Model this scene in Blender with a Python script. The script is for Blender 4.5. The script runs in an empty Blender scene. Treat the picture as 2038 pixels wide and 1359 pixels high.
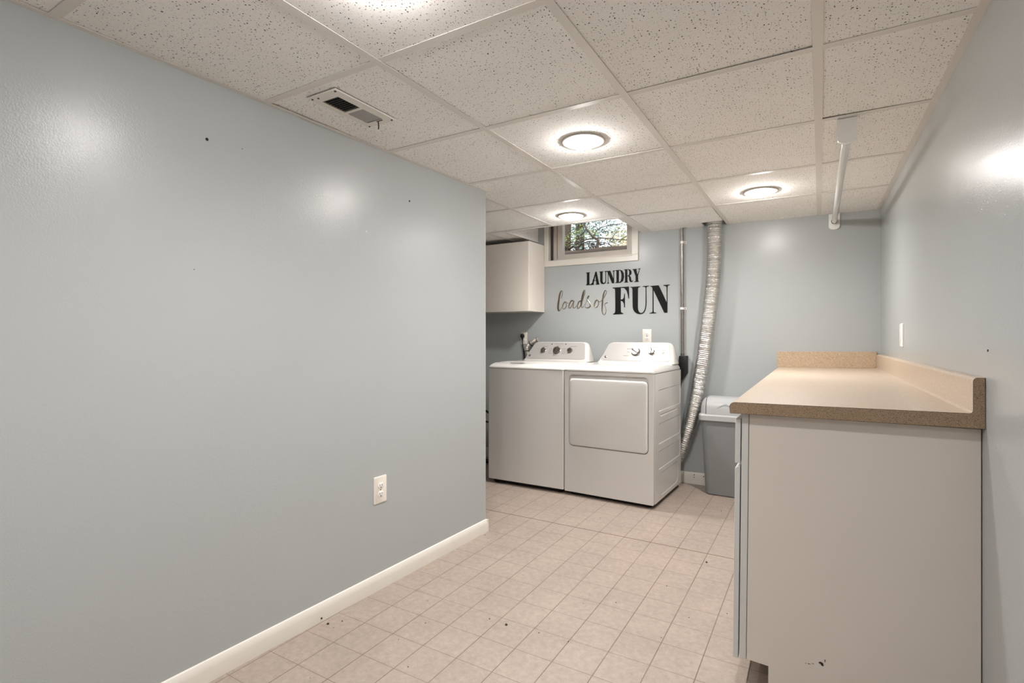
import bpy, bmesh, math, random
from mathutils import Vector, Matrix
random.seed(7)
LAMP, SPOT, SKY, SUN, EXPO = 148.0, 42.0, 1.0, 2.0, 0.5
C = bpy.context.scene.collection
PI = math.pi
HC = 2.0509                      # ceiling height
CAM = 1.1749
TL, TR, TB = math.tan(.0378), -.0102, math.tan(.026)
def xl(y): return -1.757 + TL*(y-2.55)      # left wall face
def xr(y): return .3743 + TR*(y-3)           # right wall face
def yb(x): return 4.27 + TB*(x+.5)          # back wall face
LW_END = 2.5914

# ------------------------------------------------------------------ materials
def srgb(r, g, b):
    f = lambda c: (c/255/12.92) if c/255 <= .04045 else ((c/255+.055)/1.055)**2.4
    return (f(r), f(g), f(b), 1)
class NT:
    def __init__(s, name):
        s.m = bpy.data.materials.new(name); s.m.use_nodes = True
        s.t = s.m.node_tree; s.b = s.t.nodes['Principled BSDF']; s.o = s.t.nodes['Material Output']
    def n(s, typ, **kw):
        nd = s.t.nodes.new(typ)
        for k, v in kw.items():
            if k.startswith('i_'):
                key = k[2:]; key = int(key) if key.isdigit() else key.replace('_', ' ')
                if isinstance(v, bpy.types.NodeSocket): s.t.links.new(v, nd.inputs[key])
                else: nd.inputs[key].default_value = v
            else: setattr(nd, k, v)
        return nd
    def math(s, op, a, b=None, c=None, clamp=False):
        nd = s.t.nodes.new('ShaderNodeMath'); nd.operation = op; nd.use_clamp = clamp
        for i, v in enumerate((a, b, c)):
            if v is None: continue
            if isinstance(v, bpy.types.NodeSocket): s.t.links.new(v, nd.inputs[i])
            else: nd.inputs[i].default_value = v
        return nd.outputs[0]
    def mix(s, f, a, b):
        nd = s.t.nodes.new('ShaderNodeMix'); nd.data_type = 'RGBA'
        for i, v in ((0, f), (6, a), (7, b)):
            if isinstance(v, bpy.types.NodeSocket): s.t.links.new(v, nd.inputs[i])
            else: nd.inputs[i].default_value = v
        return nd.outputs[2]
    def set(s, **kw):
        for k, v in kw.items():
            key = k.replace('_', ' ')
            if isinstance(v, bpy.types.NodeSocket): s.t.links.new(v, s.b.inputs[key])
            else: s.b.inputs[key].default_value = v
    def bump(s, h, strength=.3, dist=.001):
        nd = s.n('ShaderNodeBump', i_Strength=strength, i_Distance=dist, i_Height=h)
        s.t.links.new(nd.outputs[0], s.b.inputs['Normal'])
    def coord(s): return s.n('ShaderNodeTexCoord').outputs['Object']
    def noise(s, scale, detail=2, rough=.5, vec=None):
        nd = s.n('ShaderNodeTexNoise', i_Scale=scale, i_Detail=detail, i_Roughness=rough)
        s.t.links.new(vec if vec else s.coord(), nd.inputs['Vector']); return nd.outputs[0]
def plain(name, col, rough=.5, metal=0, var=.04, vs=6, bump=0, bscale=200, spec=.5, coat=0):
    k = NT(name)
    f = k.noise(vs, 3)
    d = tuple(max(0, c*(1-var)) for c in col[:3])+(1,); e = tuple(min(1, c*(1+var)) for c in col[:3])+(1,)
    k.set(Base_Color=k.mix(f, d, e), Roughness=rough, Metallic=metal, Specular_IOR_Level=spec, Coat_Weight=coat)
    if bump: k.bump(k.noise(bscale, 2), .5, bump)
    return k.m
M = {}
def wall_paint(name, col):
    k = NT(name); co = k.coord()
    f = k.noise(1.3, 3, .5, co)
    k.set(Base_Color=k.mix(f, tuple(c*.965 for c in col[:3])+(1,), tuple(min(1, c*1.03) for c in col[:3])+(1,)),
          Roughness=.24, Specular_IOR_Level=.26, Coat_Weight=.26, Coat_Roughness=.085, Coat_IOR=1.5)
    h = k.math('ADD', k.noise(230, 2, .6, co), k.math('MULTIPLY', k.noise(90, 2, .5, co), .5))
    k.bump(h, .6, .0006)
    nd = k.n('ShaderNodeBump', i_Strength=.7, i_Distance=.0017, i_Height=h)
    k.t.links.new(nd.outputs[0], k.b.inputs['Coat Normal'])
    return k.m
WALLC = srgb(174, 178, 178)
M['wall'] = wall_paint('blue_grey_wall_paint', WALLC)
M['white_paint'] = plain('white_trim_paint', srgb(226, 221, 212), .35, var=.03, vs=20)
M['white_metal'] = plain('white_enamelled_metal', srgb(212, 209, 204), .16, var=.01, coat=.3)
M['white_plastic'] = plain('white_plastic', srgb(236, 234, 230), .22, var=.01)
M['panel_grey'] = plain('pale_grey_control_panel', srgb(172, 169, 165), .34, var=.02)
M['grid'] = plain('white_ceiling_grid_metal', srgb(224, 219, 212), .38, var=.02)
M['outlet'] = plain('ivory_plastic', srgb(232, 226, 216), .3, var=.02)
M['black'] = plain('black_rubber', srgb(14, 13, 13), .45)
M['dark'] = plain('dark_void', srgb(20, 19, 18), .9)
M['chrome'] = plain('satin_chrome', srgb(150, 146, 140), .22, 1)
M['chrome_dark'] = plain('dark_chrome', srgb(136, 131, 124), .28, 1)
M['mark'] = plain('grey_print_and_slat_shade', srgb(120, 116, 112), .6)
M['letter_black'] = plain('black_letter', srgb(9, 8, 7), .55, spec=.2)
M['letter_metal'] = plain('brushed_pewter_letter', srgb(136, 126, 108), .32, .9, var=.35, vs=18)
M['bin_body'] = plain('grey_bin_plastic', srgb(126, 128, 128), .33, var=.03)
M['bin_lid'] = plain('light_grey_bin_plastic', srgb(174, 175, 175), .3, var=.02)
M['cab'] = plain('light_grey_cabinet_paint', srgb(218, 210, 201), .38, var=.025, vs=3)
M['cabfront'] = plain('pale_grey_cabinet_front', srgb(206, 206, 203), .38, var=.02)
M['cab_upper'] = plain('white_cabinet_laminate', srgb(226, 218, 208), .33, var=.02)
M['toe_shade'] = plain('toe_kick_shade_brown', srgb(96, 80, 66), .6)  # brown taken from the shaded floor in the toe recess
M['conduit'] = plain('galvanised_steel', srgb(158, 152, 146), .34, .9, var=.25, vs=40)
M['window'] = plain('taupe_window_vinyl', srgb(226, 216, 206), .4, var=.05)
M['jamb_gap_shade'] = plain('painted_jamb_gap_shade', srgb(60, 53, 46), .55, var=.3, vs=30)  # dark tone painted for the shadowed gap at the jamb
M['bark'] = plain('grey_brown_bark', srgb(88, 76, 66), .8, var=.3, vs=20)
M['leaf'] = plain('yellow_green_leaf', srgb(150, 168, 78), .6, var=.35, vs=9)
M['leaf_dark'] = plain('blue_green_needle', srgb(140, 164, 160), .7, var=.35, vs=4)
M['blossom'] = plain('cream_blossom', srgb(238, 226, 190), .7, var=.08, vs=9)
M['soil'] = plain('dark_mulch', srgb(112, 92, 74), .9, var=.6, vs=9)
M['hose'] = plain('braided_silver_hose', srgb(206, 200, 192), .42, .55, var=.15, vs=60)
M['kraft'] = plain('dark_kraft_edge', srgb(70, 52, 40), .6)
M['trim_grey'] = plain('grey_white_lamp_trim', srgb(176, 170, 163), .45)
M['seam'] = plain('brown_seam', srgb(104, 78, 60), .8)
M['debris'] = plain('dark_crumb', srgb(52, 42, 34), .8)
# ceiling tile: fissured mineral fibre
k = NT('fissured_ceiling_tile'); co = k.coord()
mp = k.n('ShaderNodeMapping', i_Vector=co, i_Scale=(1.1, .92, 0)).outputs[0]
wob = k.n('ShaderNodeTexNoise', i_Vector=mp, i_Scale=55.0, i_Detail=2.0).outputs['Color']
wv = k.n('ShaderNodeVectorMath', operation='SCALE', i_0=wob, i_Scale=.012).outputs[0]
vv = k.n('ShaderNodeVectorMath', operation='ADD', i_0=mp, i_1=wv).outputs[0]
def specks(scale, rmin, rmax):
    v = k.n('ShaderNodeTexVoronoi', voronoi_dimensions='2D', i_Vector=vv, i_Scale=scale, i_Randomness=1.0)
    sep = k.n('ShaderNodeSeparateColor', i_0=v.outputs['Color'])
    r = k.math('MAXIMUM', k.math('MULTIPLY_ADD', k.math('POWER', sep.outputs[0], 1.8), rmax-rmin, rmin), .0005)
    return k.math('SUBTRACT', 1, k.math('DIVIDE', k.math('SUBTRACT', v.outputs['Distance'], k.math('MULTIPLY', r, .75)), k.math('MULTIPLY', r, .35), clamp=True), clamp=True)
big = specks(90, -.01, .21); small = specks(175, -.09, .19)
hole = k.math('MAXIMUM', big, k.math('MULTIPLY', small, .8))
base = k.mix(k.noise(5, 3, .5, co), srgb(240, 237, 232), srgb(249, 247, 243))
k.set(Base_Color=k.mix(hole, base, srgb(52, 45, 38)), Roughness=.9, Specular_IOR_Level=.2)
k.bump(k.math('ADD', k.math('SUBTRACT', 1, hole), k.math('MULTIPLY', k.noise(160, 3, .6, co), .35)), .6, .0015)
M['tile'] = k.m
# sheet vinyl printed with square tiles
k = NT('beige_vinyl_floor'); co = k.coord()
sx = k.n('ShaderNodeSeparateXYZ', i_0=co)
FS, FX, FY = .1564, -.6857, 2.9201
def lines(c, off, w):
    t = k.math('PINGPONG', k.math('DIVIDE', k.math('SUBTRACT', c, off), FS), .5)     # 0 on a joint
    return k.math('SUBTRACT', 1, k.math('DIVIDE', k.math('SUBTRACT', t, w*.5/FS), .004, clamp=True), clamp=True)
lx = lines(sx.outputs[0], FX, .0028); ly = lines(sx.outputs[1], FY, .0019)
ln = k.math('MAXIMUM', lx, k.math('MULTIPLY', ly, .85))
fade = k.noise(3, 2, .5, co)
ln = k.math('MULTIPLY', ln, k.math('MULTIPLY_ADD', fade, .7, .5), clamp=True)
mot = k.math('ADD', k.math('MULTIPLY', k.noise(38, 8, .78, co), .8), k.math('MULTIPLY', k.noise(4.2, 3, .6, co), .3))
rmp = k.n('ShaderNodeValToRGB', i_0=mot)
rmp.color_ramp.elements[0].position = .40; rmp.color_ramp.elements[0].color = srgb(140, 128, 118)
rmp.color_ramp.elements[1].position = .68; rmp.color_ramp.elements[1].color = srgb(171, 156, 144)
fine = k.noise(170, 3, .7, co)
colr = k.mix(k.math('MULTIPLY', fine, .35), rmp.outputs[0], srgb(182, 167, 154))
colr = k.mix(ln, colr, srgb(104, 84, 70))
k.set(Base_Color=colr, Roughness=k.math('MULTIPLY_ADD', fade, .12, .4), Specular_IOR_Level=.4)
k.bump(k.math('SUBTRACT', k.math('MULTIPLY', fine, .4), ln), .35, .0008)
M['floor'] = k.m
# laminate and its particle-board core
def speckled(name, base, dark, light, sc, rough, amount):
    k = NT(name); co = k.coord()
    v = k.n('ShaderNodeTexVoronoi', i_Vector=co, i_Scale=sc, i_Randomness=1.0)
    s = k.n('ShaderNodeSeparateColor', i_0=v.outputs['Color'])
    a = k.math('MULTIPLY', k.math('LESS_THAN', s.outputs[0], .16), amount)
    b = k.math('MULTIPLY', k.math('GREATER_THAN', s.outputs[1], .84), amount)
    c = k.mix(b, k.mix(a, k.mix(k.noise(sc*.5, 4, .7, co), tuple(x*.86 for x in base[:3])+(1,), tuple(min(1, x*1.12) for x in base[:3])+(1,)), dark), light)
    k.set(Base_Color=c, Roughness=rough)
    return k.m
M['laminate'] = speckled('beige_speckled_laminate', srgb(188, 170, 150), srgb(158, 134, 110), srgb(208, 194, 176), 330, .32, .5)
M['laminate_raw'] = speckled('tan_speckled_splash', srgb(186, 163, 136), srgb(154, 127, 100), srgb(208, 190, 166), 260, .5, .6)
M['chipboard'] = speckled('brown_particle_board', srgb(150, 128, 104), srgb(92, 72, 54), srgb(184, 162, 134), 620, .8, .65)
# crinkled foil
k = NT('crinkled_foil'); co = k.coord()
k.set(Base_Color=k.mix(k.noise(90, 3), srgb(204, 202, 198), srgb(236, 235, 232)), Metallic=1, Roughness=.2)
k.bump(k.math('ADD', k.noise(130, 3, .7, co), k.noise(420, 2, .6, co)), .55, .003)
M['foil'] = k.m
k = NT('lamp_glow'); k.set(Base_Color=(1, .95, .88, 1), Emission_Color=(1, .965, .942, 1), Emission_Strength=LAMP)
M['lamp'] = k.m
k = NT('window_glass'); k.set(Base_Color=(.95, .98, 1, 1), Roughness=0.0, Transmission_Weight=1.0, IOR=1.02, Specular_IOR_Level=.3)
M['glass'] = k.m

# ------------------------------------------------------------------ mesh helpers
def box(bm, x0, y0, z0, x1, y1, z1, mi=0):
    vs = [bm.verts.new(p) for p in ((x0,y0,z0),(x1,y0,z0),(x1,y1,z0),(x0,y1,z0),(x0,y0,z1),(x1,y0,z1),(x1,y1,z1),(x0,y1,z1))]
    for f in ((0,3,2,1),(4,5,6,7),(0,1,5,4),(1,2,6,5),(2,3,7,6),(3,0,4,7)):
        bm.faces.new([vs[i] for i in f]).material_index = mi
    return vs
def prism(bm, pts, a, b, axis='y', mi=0):
    """closed outline pts (2-D) swept from a to b along axis; the axis order is kept right-handed"""
    def P(u, v, w):
        return {'y': (u, w, v), 'x': (w, u, v), 'z': (u, v, w)}[axis]
    A = [bm.verts.new(P(u, v, a)) for u, v in pts]; B = [bm.verts.new(P(u, v, b)) for u, v in pts]
    n = len(pts)
    for i in range(n):
        bm.faces.new((A[i], A[(i+1) % n], B[(i+1) % n], B[i])).material_index = mi
    bm.faces.new(A[::-1]).material_index = mi; bm.faces.new(B).material_index = mi
    return A, B
def loft(bm, loops, cap=True, closed=True, mi=0):
    V = [[bm.verts.new(p) for p in L] for L in loops]
    n = len(V[0])
    for a, b in zip(V, V[1:]):
        for i in range(n if closed else n-1):
            bm.faces.new((a[i], a[(i+1) % n], b[(i+1) % n], b[i])).material_index = mi
    if cap:
        bm.faces.new(V[0][::-1]).material_index = mi; bm.faces.new(V[-1]).material_index = mi
    return V
def rrect(x0, y0, x1, y1, r, n=5):
    P = []
    for cx, cy, a in ((x1-r, y0+r, -90), (x1-r, y1-r, 0), (x0+r, y1-r, 90), (x0+r, y0+r, 180)):
        for i in range(n+1):
            t = math.radians(a+90*i/n); P.append((cx+r*math.cos(t), cy+r*math.sin(t)))
    return P
def tube(bm, pts, rad, seg=12, cap=True, mi=0):
    pts = [Vector(p) for p in pts]; n = len(pts)
    R = rad if isinstance(rad, (list, tuple)) else [rad]*n
    t0 = (pts[1]-pts[0]).normalized()
    up = Vector((0, 0, 1)) if abs(t0.z) < .9 else Vector((1, 0, 0))
    u = t0.cross(up).normalized(); loops = []
    for i, p in enumerate(pts):
        t = (pts[min(i+1, n-1)]-pts[max(i-1, 0)]).normalized()
        u = (u-t*u.dot(t)).normalized(); v = t.cross(u)
        loops.append([p+(u*math.cos(2*PI*k/seg)+v*math.sin(2*PI*k/seg))*R[i] for k in range(seg)])
    return loft(bm, loops, cap, mi=mi)
def spline(P, n=8):
    P = [Vector(p) for p in P]; Q = [P[0]*2-P[1]]+P+[P[-1]*2-P[-2]]; out = []
    for i in range(1, len(Q)-2):
        a, b, c, d = Q[i-1:i+3]
        for k in range(n):
            t = k/n
            out.append(.5*((2*b)+(c-a)*t+(2*a-5*b+4*c-d)*t*t+(3*b-a-3*c+d)*t**3))
    return out+[P[-1]]
def lathe(bm, prof, seg=32, c=(0, 0, 0), mi=0, axis='z'):
    loops = []
    for r, z in prof:
        L = []
        for k in range(seg):
            a = 2*PI*k/seg; x, y = max(r, 1e-5)*math.cos(a), max(r, 1e-5)*math.sin(a)
            L.append(Vector(c)+Vector({'z': (x, y, z), 'y': (x, -z, y), 'x': (z, x, y)}[axis]))
        loops.append(L)
    return loft(bm, loops, mi=mi)
def holed(bm, outer, holes, P, mi=0):
    """flat face with holes; P maps 2-D to 3-D; returns vertex loops"""
    es = []; L = []
    for ring in [outer]+holes:
        v = [bm.verts.new(P(*p)) for p in ring]; L.append(v)
        es += [bm.edges.new((v[i], v[(i+1) % len(v)])) for i in range(len(v))]
    r = bmesh.ops.triangle_fill(bm, use_beauty=True, use_dissolve=False, edges=es)
    for g in r['geom']:
        if isinstance(g, bmesh.types.BMFace): g.material_index = mi
    return L
def bevel(bm, w, seg=2, ang=30):
    bmesh.ops.recalc_face_normals(bm, faces=bm.faces)
    es = [e for e in bm.edges if len(e.link_faces) == 2 and e.calc_face_angle(0) > math.radians(ang)]
    bmesh.ops.bevel(bm, geom=es, offset=w, segments=seg, affect='EDGES', profile=.6, clamp_overlap=True)
def obj(name, bm, mat, parent=None, loc=None, smooth=35, world=True):
    """links bm as ONE mesh object. With a parent whose root is unrotated the vertices are given in world space."""
    if parent is not None and world:
        bmesh.ops.translate(bm, verts=bm.verts, vec=-Vector(root_loc(parent)))
    if loc is not None:
        bmesh.ops.translate(bm, verts=bm.verts, vec=-Vector(loc))
    bmesh.ops.recalc_face_normals(bm, faces=bm.faces)
    me = bpy.data.meshes.new(name); bm.to_mesh(me); bm.free()
    for m in (mat if isinstance(mat, list) else [mat]): me.materials.append(m)
    if smooth:
        for p in me.polygons: p.use_smooth = True
        me.set_sharp_from_angle(angle=math.radians(smooth))
    o = bpy.data.objects.new(name, me); C.objects.link(o)
    if loc is not None: o.location = loc
    if parent is not None: o.parent = parent
    return o
def root_loc(o):
    while o.parent: o = o.parent
    return o.location
def tag(o, label=None, cat=None, group=None, kind=None):
    for k_, v in (('label', label), ('category', cat), ('group', group), ('kind', kind)):
        if v: o[k_] = v
    return o
def thing(name, label, cat, loc, rz=0, group=None):
    o = bpy.data.objects.new(name, None); C.objects.link(o)
    o.location = loc; o.rotation_euler = (0, 0, rz); o.empty_display_size = .05
    return tag(o, label, cat, group)
def struct(name, bm, mat, parent=None, smooth=0):
    o = obj(name, bm, mat, parent, smooth=smooth)
    o['kind'] = 'structure'; return o
def B(): return bmesh.new()
def copy_tree(o, parent=None):
    c = o.copy(); C.objects.link(c)
    if parent: c.parent = parent
    for ch in list(o.children): copy_tree(ch, c)
    return c

# ------------------------------------------------------------------ room shell
TOP = 2.5
Y0, XF = -1.9, -3.5
b = B(); box(b, XF-.2, Y0-.2, -.05, .8, 4.6, 0)
floor = struct('floor', b, M['floor'])
b = B(); box(b, -2.40, 2.918, 0, -.20, 2.922, .0007)
struct('seam', b, M['seam'], floor)
# left wall, slightly out of square, ends in mid-room
b = B()
prism(b, [(xl(Y0), Y0), (xl(LW_END), LW_END), (xl(LW_END)-.115, LW_END), (xl(Y0)-.115, Y0)], 0, TOP, 'z')
wl = struct('wall_left', b, M['wall'])
def hole_on_left(y, z, r):
    bb = B(); x = xl(y)
    lathe(bb, [(r*.2, -.004), (r, -.004), (r, .0006), (r*.55, .001), (0, .0006)], 14, (x, y, z), axis='x')
    o = obj('screw_hole', bb, M['dark'], wl); o['label'] = 'small dark screw hole'
hole_on_left(.988, 1.850, .0052); hole_on_left(1.95, 1.854, .0048)
hole_on_left(1.109, 1.855, .0015); hole_on_left(.947, 1.401, .0015)
b = B(); prism(b, [(xr(Y0), Y0), (.75, Y0), (.75, 4.6), (xr(4.6), 4.6)], 0, TOP, 'z')
wr = struct('wall_right', b, M['wall'])
bb = B(); lathe(bb, [(.0035, -.003), (.0035, .001), (.0015, .002), (0, .002)], 10, (xr(1.80), 1.80, 1.139), axis='x')
bmesh.ops.scale(bb, vec=(-1, 1, 1), space=Matrix.Translation((-xr(1.80), 0, 0)), verts=bb.verts)
obj('nail_head', bb, M['dark'], wr)
# back wall with the window opening
WX0, WX1, WZ0, WZ1 = -2.167, -1.378, 1.875, 2.33
b = B()
def wallseg(x0, x1, z0, z1):
    prism(b, [(x0, yb(x0)), (x1, yb(x1)), (x1, 4.55), (x0, 4.55)], z0, z1, 'z')
wallseg(XF, WX0, 0, TOP); wallseg(WX1, .6, 0, TOP); wallseg(WX0, WX1, 0, WZ0); wallseg(WX0, WX1, WZ1, TOP)
struct('wall_back', b, M['wall'])
b = B(); box(b, XF-.15, 2.0, 0, XF, 4.55, TOP); box(b, XF-.15, 1.9, 0, xl(2.0)-.05, 2.0, TOP)
struct('wall_alcove', b, M['wall'])
b = B(); box(b, xl(Y0)-.15, Y0-.15, 0, .75, Y0, TOP)
struct('wall_front', b, M['wall'])
# baseboards
def base_profile(h, t): return [(0, 0), (t, 0), (t, h*.62), (t*.8, h*.85), (t*.45, h*.97), (0, h)]
b = B(); loops = []
for y in (Y0, LW_END): loops.append([(xl(y)+u, y, v) for u, v in base_profile(.074, .014)])
loft(b, loops)
prism(b, [(xl(LW_END)+.014, LW_END), (xl(LW_END)+.014, LW_END+.012), (xl(LW_END)-.115, LW_END+.012), (xl(LW_END)-.115, LW_END)], 0, .07, 'z')
bl = struct('baseboard_left', b, M['white_paint'], smooth=30)
bb = B(); y = 1.43; lathe(bb, [(.001, -.002), (.004, -.001), (.0035, .003), (0, .004)], 8, (xl(y)+.0135, y, .014), axis='x'); obj('scuff_mark', bb, M['debris'], bl)
b = B(); loops = []
for x in (XF, .36): loops.append([(x, yb(x)-u, v) for u, v in base_profile(.092, .013)])
loft(b, loops)
bk = struct('baseboard_back', b, M['white_paint'], smooth=30)
for x, z, r in ((-.872, .074, .004), (-.872, .055, .0035), (-.80, .07, .004), (-.79, .03, .0025)):
    bb = B(); lathe(bb, [(r, -.003), (r, .0008), (0, .001)], 8, (x, yb(x)-.013, z), axis='y'); obj('nail_hole', bb, M['debris'], bk)
# ------------------------------------------------------------------ suspended ceiling
GX0, GY0, GS = -.0057, 1.8018, .6096
xs = [GX0+GS*i for i in range(-6, 2)]; ys = [GY0+GS*j for j in range(-6, 5)]
RX0, RX1, RY = -2.272, -1.297, 3.655          # raised well in front of the window
ceil_bm = B()
def tile(x0, x1, y0, y1, tilt=1.0):
    g = [.0016+random.random()*.0014*tilt for _ in range(4)]
    if random.random() < .45: g[random.randrange(4)] += .004*tilt
    z = HC
    P = ((x0, y0), (x1, y0), (x1, y1), (x0, y1))
    lo = [ceil_bm.verts.new((p[0], p[1], z+g[i])) for i, p in enumerate(P)]
    hi = [ceil_bm.verts.new((p[0], p[1], z+g[i]+.015)) for i, p in enumerate(P)]
    ceil_bm.faces.new(lo[::-1]); ceil_bm.faces.new(hi)
    for i in range(4): ceil_bm.faces.new((lo[i], lo[(i+1) % 4], hi[(i+1) % 4], hi[i]))
for x in xs[:-1]:
    for j, y in enumerate(ys[:-1]):
        x0, x1, y0, y1 = x+.0045, x+GS-.0045, y+.0045, y+GS-.0045
        if x0 > xr(y)+.05: continue
        if y1 < 1.8 and x1 < -1.9: continue
        if y > 3.6:
            y1 = 4.30
            if x0 < RX0 < x1: tile(x0, RX0-.004, y0, y1); continue
            if RX0 < (x0+x1)/2 < RX1: continue
            if x0 < -.75 < x1:           # room for the duct, and a chip at the wall
                tile(x0, -.962, y0, y1, .6); tile(-.962, -.925, y0, 4.235, .3); tile(-.925, -.795, y0, y1, .4)
                tile(-.795, -.635, y0, 4.118, .3); continue
        if x1 > xr(y): x1 = xr(y)+.02
        tile(x0, x1, y0, y1)
ceiling = struct('ceiling', ceil_bm, M['tile'])
g = B()
FW = .0142
def tee(x0, y0, x1, y1, dz=0):
    """inverted T between two points along x or y"""
    z = HC-dz
    if abs(x0-x1) < 1e-6: box(g, x0-FW, y0, z, x0+FW, y1, z+.0014); box(g, x0-.002, y0, z+.0014, x0+.002, y1, z+.038)
    else: box(g, x0, y0-FW, z, x1, y0+FW, z+.0014); box(g, x0, y0-.002, z+.0014, x1, y0+.002, z+.038)
for x in xs:
    if x < -1.85: tee(x, 2.0, x, 4.27, .0005)
    elif abs(x-(GX0-3*GS)) < .01: tee(x, Y0, x, 3.64, .0005)
    elif x < .3: tee(x, Y0, x, yb(x)+.01, .0005)
for y in ys:
    if y > 4.2: continue
    tee(xl(y) if y < 2.5 else XF, y, .37, y)
def angle_strip(p, q, nx, ny, w=.021):
    """flange that carries the tiles along a wall"""
    P = [(p[0], p[1]), (q[0], q[1]), (q[0]+nx*w, q[1]+ny*w), (p[0]+nx*w, p[1]+ny*w)]
    prism(g, P, HC-.0003, HC+.0012, 'z')
angle_strip((xl(Y0), Y0), (xl(LW_END), LW_END), 1, 0)
angle_strip((xr(Y0), Y0), (xr(4.27), 4.27), -1, 0, .024)
angle_strip((RX0-.002, RY-.02), (RX0-.002, 4.24), -1, 0, .03)
angle_strip((RX1, RY-.02), (RX1, 4.25), 1, 0, .06)
angle_strip((RX0, RY), (RX1, RY), 0, -1, .02)
grid = obj('ceiling_grid', g, M['grid'], ceiling, smooth=0)
# sides and lid of the window well
b = B()
box(b, RX1, RY-.01, HC+.001, RX1+.014, 4.25, 2.4)
box(b, RX0-.014, RY-.024, HC+.001, RX1+.014, RY-.01, 2.4); box(b, RX0-.014, RY-.024, 2.4, RX1+.014, 4.24, 2.414)
obj('window_well_lining', b, M['tile'], ceiling, smooth=0)
b = B(); box(b, RY-.01, HC+.001, 0, 4.222, 2.4, .014)
o = obj('window_well_lining', b, M['tile'], ceiling, smooth=0); o.rotation_euler = (PI/2, 0, PI/2); o.location = (RX0-.014, 0, 0)
b = B(); box(b, XF-.2, Y0-.2, TOP, .8, 4.62, TOP+.1)
struct('deck_light_block', b, M['dark'])                   # unseen floor deck, added above the tiles to keep sky light out

# ------------------------------------------------------------------ recessed lights
def ceiling_light(x, y, label):
    t = thing('recessed_ceiling_light', label, 'light', (x, y, HC), 0, 'recessed lights in the tiled ceiling')
    b = B()
    lathe(b, [(.056, .001), (.0985, .001), (.0985, -.0015), (.0965, -.0038), (.092, -.005), (.07, -.0042), (.058, -.002)], 48, (x, y, HC))
    obj('trim_ring', b, M['trim_grey'], t, smooth=50)
    b = B()
    lathe(b, [(.0, .001), (.0575, .001), (.0575, -.006), (.0545, -.014), (.046, -.0225), (.031, -.029), (.014, -.0318), (0, -.0325)], 40, (x, y, HC))
    obj('bulb', b, M['lamp'], t, smooth=60)
    ld = bpy.data.lights.new('flood_lamp', 'SPOT'); ld.energy = SPOT; ld.color = (1, .965, .942); ld.shadow_soft_size = .035
    ld.spot_size = math.radians(162); ld.spot_blend = 1.0
    lo_ = bpy.data.objects.new('flood_lamp', ld); C.objects.link(lo_); lo_.parent = t; lo_.location = (0, 0, -.038)
    return t
ceiling_light(-.918, .890, 'recessed ceiling light cut off by the top edge of the photo')
ceiling_light(-.920, 2.135, 'largest fully visible recessed ceiling light, lit, two tiles past the air vent')
ceiling_light(-.311, 3.405, 'lit recessed ceiling light beside the white closet rod')
ceiling_light(-1.562, 3.405, 'lit recessed ceiling light directly in front of the basement window')
ceiling_light(-.918, -.36, 'unseen recessed ceiling light added behind the camera')  # unseen, added in line with the row; brightens the cabinet's near end

# ------------------------------------------------------------------ air vent
t = thing('air_vent', 'rectangular white metal air register in the ceiling beside the left wall', 'vent', (-1.556, 1.393, HC))
b = B()
X0, X1, V0, V1 = -1.634, -1.478, 1.241, 1.545; A0, A1, Q0, Q1 = -1.598, -1.514, 1.283, 1.503
for zz in (0,):
    Lo = [(X0, V0), (X1, V0), (X1, V1), (X0, V1)]; Li = [(A0, Q0), (A1, Q0), (A1, Q1), (A0, Q1)]
    loft(b, [[(x, y, HC-.0005) for x, y in Lo], [(x, y, HC-.004) for x, y in [(X0+.004, V0+.004), (X1-.004, V0+.004), (X1-.004, V1-.004), (X0+.004, V1-.004)]],
             [(x, y, HC-.0065) for x, y in Li], [(x, y, HC+.0015) for x, y in Li]], cap=False)
box(b, A0, 1.388, HC-.0068, A1, 1.400, HC-.002)
obj('frame', b, M['white_paint'], t, smooth=30)
b = B(); box(b, A0, Q0, HC-.0012, A1, Q1, HC+.001); obj('duct_opening', b, M['dark'], t, smooth=0)
lm = M['conduit']
for i in range(16):
    y = 1.2905+i*.0125 if i < 8 else 1.405+(i-8)*.0122
    b = B(); s = .0075 if i < 8 else -.0075
    if i >= 8: prism(b, [(y+.0058, HC-.0058), (y+.0066, HC-.0055), (y-.0042, HC-.0018), (y-.005, HC-.0021)], A0+.001, A1-.001, 'x')
    else: prism(b, [(y-.0030, HC-.0058), (y-.0022, HC-.0061), (y+.0018, HC-.0018), (y+.0010, HC-.0015)], A0+.001, A1-.001, 'x')
    # prism axis x expects (y, z)
    obj('louver', b, M['panel_grey'] if i >= 8 else M['mark'], t, smooth=0)  # first bank painted darker for the shade between its slats
for x, y in ((X0+.018, V0+.014), (X0+.045, V0+.018), (X1-.014, V0+.012), (X0+.016, V1-.012), (X1-.014, V1-.014)):
    b = B(); lathe(b, [(.0042, .002), (.0042, -.001), (.003, -.002), (0, -.0022)], 10, (x, y, HC-.0045)); obj('screw', b, M['debris'], t)
b = B(); box(b, -1.553, 1.508, HC-.0075, -1.521, 1.5115, HC-.003); tube(b, [(-1.545, 1.51, HC-.006), (-1.549, 1.517, HC-.022), (-1.556, 1.522, HC-.032)], .0025, 8)
obj('lever', b, M['debris'], t)

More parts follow.
